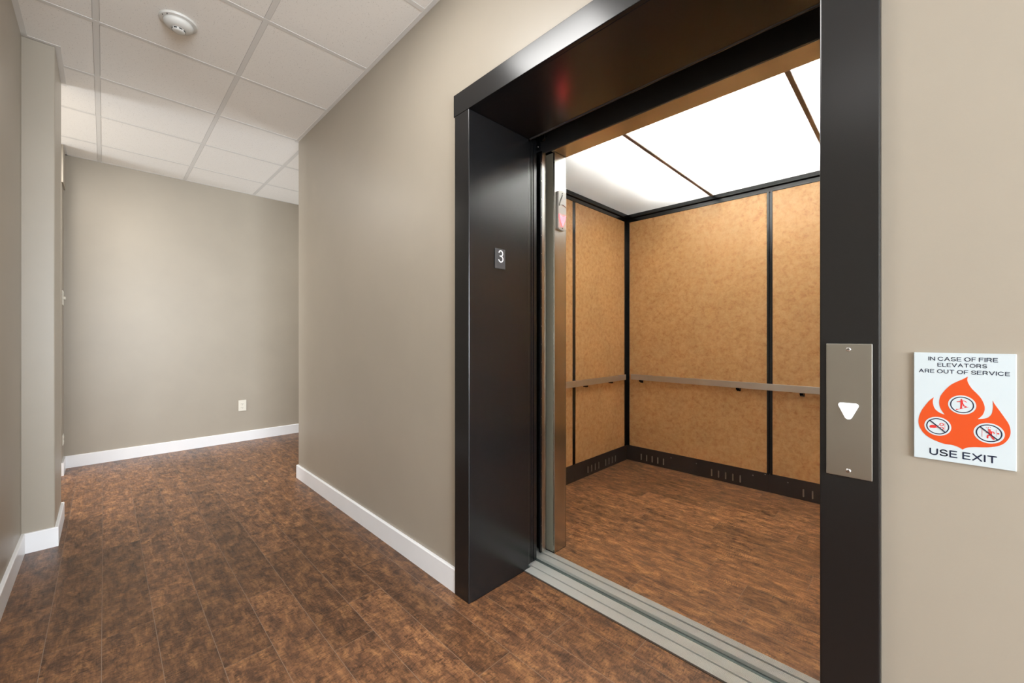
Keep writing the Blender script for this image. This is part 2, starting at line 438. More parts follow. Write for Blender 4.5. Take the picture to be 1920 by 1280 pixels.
# unseen windows: lobby and far hall ends added as fill, side corridor inferred
for i, (x, y, rz, wd, z0, z1, wt, colr) in enumerate(WINS):
    o_ = bmesh.new(); h_ = wd / 2
    for a, b, c, d in ((-h_, -h_ + 0.05, z0, z1), (h_ - 0.05, h_, z0, z1), (-h_, h_, z0, z0 + 0.05), (-h_, h_, z1 - 0.05, z1), (-0.02, 0.02, z0, z1)):
        box(o_, a, b, 0.02, 0.07, c, d)
    mt_ = Matrix.Translation((x, y, 0)) @ Matrix.Rotation(rz, 4, 'Z')
    bmesh.ops.transform(o_, matrix=mt_, verts=o_.verts[:])
    wo = struct('unseen_window_%d' % (i + 1), o_, M['base'])
    ld = bpy.data.lights.new('daylight', 'AREA'); ld.shape = 'RECTANGLE'; ld.size = wd; ld.size_y = z1 - z0; ld.energy = wt; ld.color = colr
    lo = bpy.data.objects.new('daylight', ld); COL.objects.link(lo)
    lo.matrix_world = mt_ @ Matrix.Translation((0, 0.10, (z0 + z1) / 2)) @ Matrix.Rotation(-PI / 2, 4, 'X')

# ceiling lights: troffer housings holding the room's lamps
for i, (x, y, sx, sy, wt, colr) in enumerate(LAMPS):
    r_ = bmesh.new()
    f_ = 0.02
    for b in ((x - sx / 2 - f_, x + sx / 2 + f_, y - sy / 2 - f_, y - sy / 2), (x - sx / 2 - f_, x + sx / 2 + f_, y + sy / 2, y + sy / 2 + f_),
              (x - sx / 2 - f_, x - sx / 2, y - sy / 2, y + sy / 2), (x + sx / 2, x + sx / 2 + f_, y - sy / 2, y + sy / 2)):
        box(r_, *b, CEIL - 0.006, CEIL + 0.002)
    box(r_, x - sx / 2, x + sx / 2, y - sy / 2, y + sy / 2, CEIL - 0.002, CEIL + 0.002)
    fr = obj('ceiling_light', r_, M['grid'])
    tag(fr, ['flush ceiling light over the hall in front of the elevator', 'flush ceiling light over the lobby right of the camera', 'flush ceiling light over the lobby behind the camera',
             'flush ceiling light in the side corridor behind the column', 'flush ceiling light in the hall beyond the elevator wall corner', 'small square ceiling light just behind the column'][i], 'ceiling light', 'recessed hall ceiling lights')
    ld = bpy.data.lights.new('troffer_lamp', 'AREA'); ld.shape = 'RECTANGLE'; ld.size = sx; ld.size_y = sy; ld.energy = wt; ld.color = colr
    lo = bpy.data.objects.new('troffer_lamp', ld); COL.objects.link(lo); lo.parent = fr; lo.location = (0, 0, 0.0)
    lo.location = Vector((x, y, CEIL - 0.008)) - fr.location

# ------------------------------------------------------------------ elevator entrance frame
fr = thing('elevator_door_surround', (JX - 0.05, FY, 0), 'wide black steel frame around the open elevator doorway', 'door frame')
BK = 1.4635
obj('left_jamb', boxes((-1.437, JX, FY, BK, 0, 2.0978)), M['black'], fr, 0.0032)
obj('right_jamb', boxes((RX, -0.049, FY, BK, 0, 2.0978)), M['black'], fr, 0.0028)
obj('header', boxes((-1.445, -0.041, FY, WY - 0.0003, 2.098, HT), (-1.437, -0.049, WY - 0.0003, BK, 2.098, HT - 0.0015)), M['black'], fr, 0.002)
obj('header_lip', boxes((JX + 0.001, RX - 0.001, BK + 0.0002, BK + 0.010, 2.0945, 2.13)), M['plate_black'], fr, 0.0035)

# number plate on the jamb
npl = thing('floor_number_plate', (JX, 1.267, 1.44), 'small black plate reading 3 on the left side of the elevator frame', 'sign')
obj('plate', boxes((JX + 0.0002, JX + 0.0045, 1.236, 1.298, 1.4405, 1.5305)), M['plate_black'], npl, 0.0012)
g3 = bmesh.new()
# the 3 as a stroked path (y, z)
c3 = [(-0.0125, 0.0150), (-0.0095, 0.0205), (-0.003, 0.0245), (0.004, 0.0240), (0.0095, 0.0195), (0.0115, 0.0120), (0.0105, 0.0055), (0.006, 0.0005), (-0.0055, 0.0025),
      ]
c3 = [(-0.0125, 0.0175), (-0.0085, 0.0235), (-0.001, 0.0255), (0.006, 0.0230), (0.0103, 0.0170), (0.0103, 0.0100), (0.0065, 0.0040), (0.0, 0.0015), (-0.0065, 0.0015)]
c3b = [(0.0, 0.0015), (0.0075, -0.002), (0.0118, -0.0085), (0.0118, -0.0160), (0.0075, -0.0225), (0.0, -0.0255), (-0.0085, -0.0235), (-0.0145, -0.0165)]
cy3, cz3 = 1.2705, 1.4965
stroke(g3, [(cy3 + a, cz3 + b) for a, b in c3], 0.0050, 'x', JX + 0.0043, JX + 0.0056)
stroke(g3, [(cy3 + a, cz3 + b) for a, b in c3b], 0.0050, 'x', JX + 0.0043, JX + 0.0056)
obj('numeral', g3, M['glyph_white'], npl)
br = bmesh.new()
for a, b in ((0.000, 0.0), (0.004, 0.003), (0.008, 0.006)): prism(br, circ(1.262 + a, 1.456 + b * 0.4, 0.0012, 10), 'x', JX + 0.0043, JX + 0.0052)
obj('raised_dots', br, M['plate_black'], npl)

# ------------------------------------------------------------------ call station on the right jamb
cs = thing('call_station', (-0.098, FY, 0.841), 'stainless steel call plate with a lit white down button on the right jamb', 'call button')
obj('plate', boxes((-0.1345, -0.0605, FY - 0.0035, FY - 0.0002, 0.841, 1.1168)), M['steel_plate'], cs, 0.0012)
b_ = bmesh.new(); bx, bz = -0.0980, 0.9770
tri = []
for cx_, cz_, a0, a1 in ((bx - 0.0115, bz + 0.0125, 80, 205), (bx, bz - 0.0100, 205, 335), (bx + 0.0115, bz + 0.0125, 335, 460)):
    rr = 0.0048 if cz_ > bz else 0.0062
    for k in range(9):
        a = math.radians(a0 + (a1 - a0) * k / 8); tri.append((cx_ + rr * math.cos(a), cz_ + rr * math.sin(a)))
prism(b_, tri, 'y', FY - 0.0075, FY - 0.003)
obj('down_button', b_, M['button_lit'], cs, 0.0012)['label'] = 'lit white triangular down button'
for z_ in (1.1050, 0.8545):
    b_ = bmesh.new(); screw(b_, -0.0982, z_, FY - 0.0035, 0.0042, 0.0020); obj('screw', b_, [M['chrome'], M['dark']], cs, smooth=False)

# ------------------------------------------------------------------ landing sill
ls = thing('landing_sill', (-0.742, 1.49, 0), 'ribbed aluminium door sill on the hallway side of the gap', 'door sill')
def ribbed(x0, x1, bands, zt=0.004):
    """bands: (y0, y1, kind) kind r = ribbed top, p = plain"""
    bm_ = bmesh.new()
    for y0, y1, kd in bands:
        if kd == 'p': box(bm_, x0, x1, y0, y1, -0.03, zt)
        else:
            n_ = max(2, round((y1 - y0) / 0.0045)); st_ = (y1 - y0) / n_
            box(bm_, x0, x1, y0, y1, -0.03, zt - 0.0012)
            for i in range(n_): box(bm_, x0, x1, y0 + st_ * (i + 0.12), y0 + st_ * (i + 0.72), zt - 0.0012, zt)
    return bm_
SX0, SX1 = -2.35, 0.30
obj('sill_plate', ribbed(JX, RX, [(1.4345, 1.4825, 'r')]), M['alu'], ls)
obj('sill_plate', ribbed(SX0, RX + 0.1, [(1.4905, 1.5375, 'r')]), M['alu'], ls)
obj('guide_groove', boxes((SX0, RX + 0.1, 1.4825, 1.4905, -0.03, -0.006)), M['alu_groove'], ls)
obj('front_edge', boxes((JX, RX, 1.4265, 1.4345, 0.0002, 0.002)), M['sill_edge'], ls)
gp = struct('trim_2', boxes((SX0, 0.35, 1.5375, 1.5735, -0.03, -0.010)), M['alu_groove'], 'grey green running clearance between the two sills')

# ------------------------------------------------------------------ landing doors (open, stacked behind the left jamb)
def slide_door(name, label, x1, y0, y1, mat, z0, z1, group, edge=None, nibs=None):
    d = thing(name, (x1 - 0.35, (y0 + y1) / 2, z0), label, 'elevator door', group)
    obj('panel', boxes((x1 - 0.70, x1, y0, y1, z0, z1)), mat, d, 0.002)
    if edge: edge(d)
    return d
slide_door('landing_door', 'black landing door panel nearest the left jamb, slid open', -1.3535, 1.4665, 1.4945, M['black'], 0.008, 2.12, 'open landing door panels')
slide_door('landing_door', 'black landing door panel behind the nearest one, slid open', -1.3545, 1.498, 1.5345, M['black'], 0.008, 2.12, 'open landing door panels',
           edge=lambda d: obj('edge_strip', boxes((-1.3545, -1.3515, 1.512, 1.5345, 0.012, 2.10)), M['black_cab'], d, 0.001))
def car_edge(d):
    obj('safety_edge', boxes((-1.388, -1.3745, 1.592, 1.6045, 0.014, 2.08)), M['black_cab'], d, 0.0015)
    for k in range(22):
        b = bmesh.new(); screw(b, 1.5985, 0.06 + k * 0.094, -1.3745, 0.0022, 0.0008, 'x', 1); obj('screw', b, [M['chrome'], M['chrome']], d)
slide_door('car_door', 'stainless car door panel with a screwed black edge, slid open', -1.3755, 1.6045, 1.6355, M['steel'], 0.012, 2.10, 'open car door panels', edge=car_edge)
slide_door('car_door', 'stainless car door panel behind the screwed one, slid open', -1.40, 1.559, 1.589, M['black_cab'], 0.012, 2.10, 'open car door panels')
# roller bracket above the door edge
hb = thing('door_hanger', (-1.37, 1.60, 2.05), 'small dark roller bracket at the top of the door edge', 'door hardware')
obj('bracket', boxes((-1.376, -1.352, 1.560, 1.566, 2.085, 2.185)), M['black_cab'], hb, 0.001)
for z_ in (2.10, 2.165):
    b_ = bmesh.new(); screw(b_, -1.364, z_, 1.560, 0.004, 0.003); obj('bolt', b_, [M['chrome'], M['dark']], hb)
b_ = bmesh.new(); prism(b_, circ(-1.35, 2.15, 0.022, 28), 'y', 1.568, 1.584); obj('roller', b_, M['black_cab'], hb, 0.002)
# ------------------------------------------------------------------ elevator car
KX0, KX1, KY0, KY1, KZ = -1.898, 0.375, 1.76, 3.422, 2.2535
car = thing('elevator_car', (-0.76, 2.59, 0), 'open elevator car with golden laminate walls and lit ceiling', 'elevator')
obj('car_floor', floor_mesh([(KX0, KX1, KY0, KY1), (JX, RX, 1.6535, KY0)], 0.0, M['plank_cab']), [M['plank_cab'], M['seam']], car)['label'] = 'brown wood look plank floor inside the car'
obj('car_sill', ribbed(SX0, RX + 0.1, [(1.5735, 1.6125, 'r'), (1.6225, 1.6535, 'r')]), M['alu'], car)['label'] = 'ribbed aluminium sill of the car'
obj('sill_groove', boxes((SX0, RX + 0.1, 1.6125, 1.6225, -0.03, -0.006)), M['dark'], car)
# black shell behind the laminate
obj('car_shell', boxes((KX0 - 0.03, KX0, KY0, KY1 + 0.03, 0, 2.42), (KX1, KX1 + 0.03, KY0, KY1 + 0.03, 0, 2.42), (KX0, KX1, KY1, KY1 + 0.03, 0, 2.42),
                       (KX0 - 0.03, JX - 0.052, KY0 - 0.03, KY0, 0, 2.42), (RX + 0.052, KX1 + 0.03, KY0 - 0.03, KY0, 0, 2.42), (JX - 0.052, RX + 0.052, 1.70, 1.76, 2.12, 2.42),
                       (KX0 - 0.03, KX1 + 0.03, KY0 - 0.03, KY1 + 0.03, 2.42, 2.45)), M['black_cab'], car)
P0, P1 = 0.137, 2.193
def panel(x0, x1, y0, y1): return obj('wall_panel', boxes((x0, x1, y0, y1, P0, P1)), M['laminate'], car, 0.0015)
TP_ = 0.008
panel(-1.868, -0.769, KY1 - TP_, KY1); panel(-0.733, 0.345, KY1 - TP_, KY1)
panel(KX0, KX0 + TP_, 1.80, 2.569); panel(KX0, KX0 + TP_, 2.611, 3.362)
panel(KX1 - TP_, KX1, 1.80, 2.569); panel(KX1 - TP_, KX1, 2.611, 3.362)
for x in (-0.751,):
    s_ = obj('reveal_strip', boxes((x - 0.0175, x - 0.004, KY1 - 0.011, KY1, 0.13, 2.20), (x + 0.004, x + 0.0175, KY1 - 0.011, KY1, 0.13, 2.20)), M['black_cab'], car, 0.0012)
for x0, x1 in ((KX0, KX0 + 0.005), (KX1 - 0.005, KX1)):
    obj('reveal_strip', boxes((x0, x1, 2.570, 2.610, 0.13, 2.20)), M['black_cab'], car, 0.001)
obj('corner_post', boxes((KX0, -1.869, KY1 - 0.006, KY1, 0.13, 2.20), (KX0, KX0 + 0.006, 3.363, KY1, 0.13, 2.20)), M['black_cab'], car, 0.001)
obj('corner_post', boxes((0.346, KX1, KY1 - 0.006, KY1, 0.13, 2.20), (KX1 - 0.006, KX1, 3.363, KY1, 0.13, 2.20)), M['black_cab'], car, 0.001)
# crown: a fat upper roll over a flat lower band
def crown(bx_up, bx_lo): return obj('crown_trim', boxes(bx_up, bx_lo), M['black_cab'], car, 0.006, seg=3)
crown((KX0, KX1, KY1 - 0.022, KY1, 2.221, KZ + 0.004), (KX0, KX1, KY1 - 0.010, KY1, 2.184, 2.221))
crown((KX0, KX0 + 0.022, KY0, KY1 - 0.022, 2.221, KZ + 0.004), (KX0, KX0 + 0.010, KY0, KY1 - 0.01, 2.186, 2.221))
crown((KX1 - 0.022, KX1, KY0, KY1 - 0.022, 2.221, KZ + 0.004), (KX1 - 0.010, KX1, KY0, KY1 - 0.01, 2.186, 2.221))
# kick plates with punched vents
def vent(x=None, y=None, zb=0.024, zt=0.080, side=None, parent=None):
    b = bmesh.new(); r = 0.0046
    c = x if x is not None else y
    pts = [(c + r * math.cos(math.radians(a)), zt - r + r * math.sin(math.radians(a))) for a in range(0, 181, 30)] + \
          [(c + r * math.cos(math.radians(a)), zb + r + r * math.sin(math.radians(a))) for a in range(180, 361, 30)]
    if x is not None: prism(b, pts, 'y', KY1 - 0.0095, KY1 - 0.004)
    elif side < 0: prism(b, pts, 'x', KX0 + 0.004, KX0 + 0.0095)
    else: prism(b, pts, 'x', KX1 - 0.0095, KX1 - 0.004)
    obj('vent_slot', b, M['steel_plate'], parent, 0.0012)
kp = obj('kick_plate', boxes((KX0 + 0.006, -0.7575, KY1 - 0.006, KY1, 0, 0.135)), M['kick'], car, 0.001); kp['label'] = 'scuffed black kick plate with vent slots'
for g_ in (-1.752, -1.151):
    for k in range(5): vent(x=g_ + 0.0515 * k, parent=kp)
kp = obj('kick_plate', boxes((-0.7560, KX1 - 0.006, KY1 - 0.006, KY1, 0, 0.135)), M['kick'], car, 0.001)
for g_ in (-0.549, 0.05):
    for k in range(5): vent(x=g_ + 0.0515 * k, parent=kp)
kp = obj('kick_plate', boxes((KX0, KX0 + 0.006, KY0, 2.5895, 0, 0.135)), M['kick'], car, 0.001)
for k in range(5): vent(y=2.10 + 0.0515 * k, side=-1, parent=kp)
kp = obj('kick_plate', boxes((KX0, KX0 + 0.006, 2.5910, KY1, 0, 0.135)), M['kick'], car, 0.001)
for g_ in (2.779, 3.046):
    for k in range(4): vent(y=g_ + 0.0535 * k, side=-1, parent=kp)
kp = obj('kick_plate', boxes((KX1 - 0.006, KX1, KY0, KY1 - 0.006, 0, 0.135)), M['kick'], car, 0.001)
# rivets scattered on the back kick plate
for x, z in ((-1.48, 0.100), (-1.27, 0.098), (-0.86, 0.10), (-0.64, 0.101), (-0.78, 0.125), (-0.14, 0.1)):
    b_ = bmesh.new(); screw(b_, x, z, KY1 - 0.006, 0.0042, 0.0018); obj('rivet', b_, [M['steel_plate'], M['dark']], car)
# handrails
def rail(bm_): return obj('handrail', bm_, M['steel_rail'], car, 0.0015)
hr = rail(boxes((-1.832, 0.31, KY1 - 0.052, KY1 - 0.0425, 0.7475, 0.7955)))
hr['label'] = 'flat stainless handrail on the back wall of the car'
for x in (-1.745, -0.955, -0.555, 0.17):
    obj('bracket', boxes((x - 0.011, x + 0.011, KY1 - 0.0425, KY1 - 0.008, 0.732, 0.744), (x - 0.011, x + 0.011, KY1 - 0.0425, KY1 - 0.036, 0.732, 0.765), (x - 0.014, x + 0.014, KY1 - 0.012, KY1 - 0.008, 0.720, 0.765)), M['black_cab'], hr, 0.001)
for sx, lab in ((-1, 'flat stainless handrail on the left wall of the car'), (1, None)):
    wx = KX0 if sx < 0 else KX1
    def bx_(a, b): return (wx - sx * a, wx - sx * b) if sx < 0 else (wx - b, wx - a)
    q = (wx + 0.0425, wx + 0.052) if sx < 0 else (wx - 0.052, wx - 0.0425)
    hr = rail(boxes((q[0], q[1], 1.95, 3.312, 0.7475, 0.7955)))
    if lab: hr['label'] = lab
    for y in (2.03, 2.72, 3.10):
        q1 = (wx + 0.008, wx + 0.0425) if sx < 0 else (wx - 0.0425, wx - 0.008)
        obj('bracket', boxes((q1[0], q1[1], y - 0.011, y + 0.011, 0.732, 0.744)), M['black_cab'], hr, 0.001)
# front returns and header, brushed stainless
obj('return_panel', boxes((-1.3525, -1.3405, 1.6655, 1.7575, 0, 2.1005)), M['steel'], car, 0.0012)['label'] = 'brushed stainless return panel left of the doorway'
obj('return_panel', boxes((RX, RX + 0.012, 1.6655, 1.7575, 0, 2.1005), (RX + 0.0121, RX + 0.06, 1.6655, 1.6755, 0, 2.1005)), M['steel'], car, 0.0012)
obj('return_jamb', boxes((-1.40, -1.3526, 1.6655, 1.6755, 0, 2.1005)), M['olive'], car, 0.001)
obj('return_inner', boxes((KX0, -1.3405, KY0 - 0.002, KY0 + 0.003, 0, KZ)), M['steel'], car)
obj('return_inner', boxes((RX, KX1, KY0 - 0.002, KY0 + 0.003, 0, KZ)), M['steel'], car)
obj('car_header', boxes((-1.3525, RX + 0.012, 1.650, 1.7600, 2.103, 2.119), (-1.3405, RX, 1.7601, 1.764, 2.103, KZ)), M['steel_header'], car, 0.001)
obj('header_fascia', boxes((-1.60, RX + 0.1, 1.640, 1.6495, 2.103, 2.40)), M['fascia'], car, 0.001)
# luminous ceiling
BX = (-1.1430, -0.3825)
edges = [KX0 + 0.0225, BX[0], BX[1], KX1 - 0.0225]
for k in range(3):
    a = edges[k] + (0.0105 if k else 0); b = edges[k + 1] - (0.0105 if k < 2 else 0)
    q = bmesh.new(); y0, y1 = KY0 + 0.006, KY1 - 0.0225
    q.faces.new([q.verts.new(p) for p in ((a, y0, KZ), (b, y0, KZ), (b, y1, KZ), (a, y1, KZ))])
    obj('light_panel', q, M['diffuser'], car)
for x in BX:
    obj('ceiling_bar', boxes((x - 0.010, x + 0.010, KY0 + 0.006, KY1 - 0.021, KZ - 0.006, KZ + 0.02)), M['bronze'], car, 0.001)
M['plenum'] = plain('pale plenum paint', (150, 150, 148), 0.8).m
obj('light_plenum', boxes((KX0, KX1, KY0 + 0.006, KY1 - 0.001, 2.405, 2.415), (KX0 + 0.001, KX0 + 0.006, KY0 + 0.006, KY1 - 0.001, KZ + 0.005, 2.405), (KX1 - 0.006, KX1 - 0.001, KY0 + 0.006, KY1 - 0.001, KZ + 0.005, 2.405),
                          (KX0 + 0.006, KX1 - 0.006, KY0 + 0.006, KY0 + 0.010, KZ + 0.005, 2.405), (KX0 + 0.006, KX1 - 0.006, KY1 - 0.006, KY1 - 0.001, KZ + 0.005, 2.405)), M['plenum'], car)
for y in (2.12, 2.60, 3.08):
    q = bmesh.new(); prism(q, circ(y, 2.375, 0.016, 16), 'x', -1.40, -0.12); obj('fluorescent_tube', q, M['tube'], car, smooth=False)

# ------------------------------------------------------------------ direction lantern on the return panel
LX = -1.3405
dl = thing('direction_lantern', (LX, 1.712, 1.69), 'slim grey direction lantern with a lit red down arrow on the steel return', 'lantern')
def lant(pts): return [(1.7155 + y, 1.8005 + z) for y, z in pts]
pl = []
for k in range(13):
    a = math.radians(180 - 15 * k); pl.append((0.034 * math.cos(a), 0.094 + 0.012 * math.sin(a)))
for k in range(13):
    a = math.radians(-15 * k); pl.append((0.034 * math.cos(a), -0.094 + 0.012 * math.sin(a)))
q = bmesh.new(); prism(q, lant(pl), 'x', LX, LX + 0.012); obj('plate', q, M['lantern'], dl, 0.002)
def arrow(sgn):
    p = []
    for k in range(9):
        t_ = k / 8; bl = 0.0045 * math.sin(PI * t_ ** 0.8); p.append((-0.0265 * (1 - t_) - bl * 0.9, sgn * (0.0225 + 0.060 * t_)))
    for k in range(7, -1, -1):
        t_ = k / 8; bl = 0.0045 * math.sin(PI * t_ ** 0.8); p.append((0.0265 * (1 - t_) + bl * 0.9, sgn * (0.0225 + 0.060 * t_)))
    for k in range(1, 8):  # base bowed toward the tip
        t_ = k / 8; p.append((0.0265 - 0.053 * t_, sgn * (0.0225 + 0.0085 * math.sin(t_ * PI))))
    return p
def grow(p, s):
    cy_ = sum(a for a, b in p) / len(p); cz_ = sum(b for a, b in p) / len(p)
    return [(cy_ + (a - cy_) * s, cz_ + (b - cz_) * s) for a, b in p]
q = bmesh.new(); prism(q, lant(grow(arrow(1), 1.09)), 'x', LX + 0.0118, LX + 0.0126); u_ = obj('up_arrow_rim', q, M['dark'], dl)
q = bmesh.new(); prism(q, lant(arrow(1)), 'x', LX + 0.0118, LX + 0.0160); obj('up_arrow', q, M['lantern'], dl, 0.001)['label'] = 'unlit grey up arrow'
q = bmesh.new(); prism(q, lant(arrow(-1)), 'x', LX + 0.0118, LX + 0.0160); obj('down_arrow', q, M['red_lit'], dl, 0.001)['label'] = 'lit red down arrow'
for z_ in (1.8925, 1.7075):
    q = bmesh.new(); prism(q, circ(1.7155, z_, 0.0032, 14), 'x', LX + 0.0118, LX + 0.0130); obj('screw', q, M['dark'], dl)

# ------------------------------------------------------------------ fire sign
SY = WY - 0.0042
sg = thing('fire_sign', (0.0605, WY, 0.9), 'white fire safety sign with an orange flame on the wall right of the elevator', 'sign')
obj('board', boxes((-0.0019, 0.1231, SY, WY, 0.9000, 1.1010)), M['sign_white'], sg, 0.0008)
flame = [(67.4,1058.9),(66.7,1053.0),(68.0,1046.8),(71.9,1038.1),(77.9,1029.7),(82.6,1022.2),(85.8,1013.6),(87.2,1006.7),(87.0,999.6),(84.9,992.2),(82.0,987.4),(79.1,983.9),
 (84.9,985.1),(89.5,987.2),(93.0,990.7),(95.5,996.3),(96.6,1003.5),(96.9,1009.6),(96.4,1018.9),(99.2,1011.7),(104.3,1001.8),(109.9,990.4),(114.3,980.6),(116.2,970.6),(116.0,962.0),
 (113.7,953.8),(109.3,946.1),(103.2,940.6),(95.3,937.0),(86.1,934.7),(76.7,933.3),(68.4,931.3),(64.7,929.4),(61.1,925.9),(58.1,928.1),(53.7,930.4),(47.5,931.9),(38.7,932.1),(31.0,934.5),
 (21.9,938.5),(14.0,944.7),(8.7,952.3),(5.3,961.4),(4.4,968.9),(5.3,978.6),(8.7,990.5),(14.0,1001.6),(19.3,1010.8),(24.8,1017.0),(23.5,1011.2),(23.9,1003.7),(25.9,996.5),(29.8,991.3),
 (34.3,988.2),(38.7,986.5),(34.9,993.8),(32.3,1001.9),(31.8,1010.3),(33.0,1018.8),(36.2,1026.6),(41.3,1035.4),(47.5,1043.3),(55.0,1049.4),(61.1,1053.5)]
tips = {(67.4,1058.9),(79.1,983.9),(96.4,1018.9),(61.1,925.9),(24.8,1017.0),(38.7,986.5)}
def smooth_poly(P, corners, sub=4):
    out = []; n = len(P)
    for i in range(n):
        p1, p2 = P[i], P[(i + 1) % n]
        p0 = P[i - 1] if p1 not in corners else p1
        p3 = P[(i + 2) % n] if p2 not in corners else p2
        for k in range(sub):
            t_ = k / sub
            out.append(tuple(0.5 * (2 * b + (c - a) * t_ + (2 * a - 5 * b + 4 * c - d) * t_ ** 2 + (3 * b - a - 3 * c + d) * t_ ** 3) for a, b, c, d in zip(p0, p1, p2, p3)))
    return out
q = bmesh.new(); prism(q, [(x / 1000, z / 1000) for x, z in smooth_poly(flame, tips)], 'y', SY - 0.0002, SY + 0.0002)
obj('flame', q, M['sign_orange'], sg)
mm = lambda L: [(x / 1000, z / 1000) for x, z in L]
CIR = [(60.2, 1007.0, 17.2), (29.7, 963.5, 17.4), (92.1, 960.8, 17.9)]
for k, (cx_, cz_, r_) in enumerate(CIR):
    cx_, cz_, r_ = cx_ / 1000, cz_ / 1000, r_ / 1000
    q = bmesh.new(); prism(q, circ(cx_, cz_, r_, 56), 'y', SY - 0.00035, SY - 0.0001); d_ = obj('pictogram_disc', q, M['sign_white'], sg)
    q = bmesh.new(); ring(q, cx_, cz_, r_ * 0.855, r_ * 0.765, 'y', SY - 0.0005, SY - 0.0003)
    if k: stroke(q, [(cx_ - r_ * 0.58, cz_ + r_ * 0.58), (cx_ + r_ * 0.58, cz_ - r_ * 0.58)], 0.0016, 'y', SY - 0.0009, SY - 0.0003)
    obj('pictogram_ring', q, M['sign_navy'], d_)
    q = bmesh.new(); Y0, Y1 = SY - 0.0005, SY - 0.0003
    S_ = lambda pts, w_: stroke(q, [(cx_ + a / 1000, cz_ + b / 1000) for a, b in pts], w_ / 1000, 'y', Y0, Y1)
    if k == 0:     # person climbing stairs
        prism(q, circ(cx_ - 0.0006, cz_ + 0.0098, 0.0012, 16), 'y', Y0, Y1)
        S_([(-0.5, 7.8), (-0.6, 3.0), (-1.0, -6.0)], 2.3); S_([(0.2, 7.8), (0.8, 3.2), (2.4, -1.5), (5.0, -2.3)], 1.5)
        S_([(-0.6, 7.6), (-3.4, 5.6), (-6.0, 5.2)], 1.1); S_([(0.2, 7.8), (3.4, 7.4), (5.4, 5.6)], 1.1)
        for a, b, c in ((-7.4, -10.0, -8.2), (-2.6, -7.9, -6.1), (3.0, -5.0, -3.2)):
            prism(q, [(cx_ + (a) / 1000, cz_ + b / 1000), (cx_ + (a + 5.4) / 1000, cz_ + (b + 1.9) / 1000), (cx_ + (a + 5.4) / 1000, cz_ + (c + 0.3) / 1000), (cx_ + a / 1000, cz_ + c / 1000)], 'y', Y0, Y1)
    elif k == 1:   # hand at buttons
        prism(q, [(cx_ + a / 1000, cz_ + b / 1000) for a, b in ((-10.8, -1.8), (-9.0, 1.2), (-5.5, 1.9), (-1.6, 0.8), (-1.4, -2.6), (-4.0, -3.8), (-9.6, -4.2))], 'y', Y0, Y1)
        S_([(-1.8, 0.4), (0.4, 1.4), (2.0, 1.6)], 0.9); S_([(-1.8, -2.4), (0.6, -2.6), (2.4, -1.6)], 0.9)
        ring(q, cx_ + 0.0052, cz_ + 0.0042, 0.0029, 0.0017, 'y', Y0, Y1, 28); ring(q, cx_ + 0.0052, cz_ - 0.0030, 0.0029, 0.0017, 'y', Y0, Y1, 28)
        S_([(9.4, 6.5), (9.4, -6.0)], 0.25)
    else:          # person in a lift
        prism(q, circ(cx_ + 0.0006, cz_ + 0.0058, 0.0017, 18), 'y', Y0, Y1)
        S_([(2.0, 2.6), (1.6, -2.6)], 3.6); S_([(0.6, -3.2), (-1.4, -4.4), (-1.6, -8.2)], 2.0); S_([(2.4, -3.4), (4.0, -6.6), (5.4, -9.6)], 2.3)
        S_([(2.6, 3.4), (5.4, 2.8), (6.2, 0.4)], 1.3); S_([(1.2, 3.2), (-1.2, 1.2), (-3.2, 0.6)], 1.0)
        S_([(-7.8, 7.0), (-7.8, -7.5)], 0.25); S_([(-0.6, 10.4), (-0.6, -2.0)], 0.25); S_([(8.6, 7.4), (8.6, -4.5)], 0.25)
        for a in (-3.0, -0.6, 1.8): prism(q, circ(cx_ + a / 1000, cz_ + 0.0104, 0.0006, 10), 'y', Y0, Y1)
        prism(q, circ(cx_ + 0.0105, cz_ + 0.0010, 0.0013, 14), 'y', Y0, Y1)
    obj('pictogram_figure', q, M['sign_red'], d_)
def arc_(cx, cz, rx, rz, a0, a1, n=14):
    return [(cx + rx * math.cos(math.radians(a0 + (a1 - a0) * k / n)), cz + rz * math.sin(math.radians(a0 + (a1 - a0) * k / n))) for k in range(n + 1)]
GL = {  # stroke capitals on a 1 high box: (width, strokes)
    'I': (0.0, [[(0, 0), (0, 1)]]), 'N': (0.72, [[(0, 0), (0, 1), (0.72, 0), (0.72, 1)]]), 'E': (0.62, [[(0.62, 0), (0, 0), (0, 1), (0.60, 1)], [(0, 0.52), (0.55, 0.52)]]),
    'F': (0.56, [[(0, 0), (0, 1), (0.56, 1)], [(0, 0.5), (0.48, 0.5)]]), 'L': (0.54, [[(0, 1), (0, 0), (0.54, 0)]]), 'A': (0.80, [[(0, 0), (0.40, 1), (0.80, 0)], [(0.14, 0.34), (0.66, 0.34)]]),
    'V': (0.80, [[(0, 1), (0.40, 0), (0.80, 1)]]), 'X': (0.76, [[(0, 0), (0.76, 1)], [(0, 1), (0.76, 0)]]), 'T': (0.72, [[(0, 1), (0.72, 1)], [(0.36, 1), (0.36, 0)]]),
    'O': (0.88, [arc_(0.44, 0.5, 0.44, 0.5, 0, 360, 30)]), 'C': (0.82, [arc_(0.43, 0.5, 0.43, 0.5, 38, 322, 24)]),
    'U': (0.70, [[(0, 1), (0, 0.36)] + arc_(0.35, 0.35, 0.35, 0.35, 180, 360, 14) + [(0.70, 1)]]),
    'R': (0.70, [[(0, 0), (0, 1), (0.40, 1)] + arc_(0.40, 0.74, 0.26, 0.26, 90, -90, 12) + [(0, 0.48)], [(0.42, 0.48), (0.60, 0.34), (0.64, 0.0)]]),
    'S': (0.68, [arc_(0.34, 0.745, 0.31, 0.255, 22, 270, 16) + arc_(0.34, 0.25, 0.34, 0.25, 86, -160, 16)]),
}
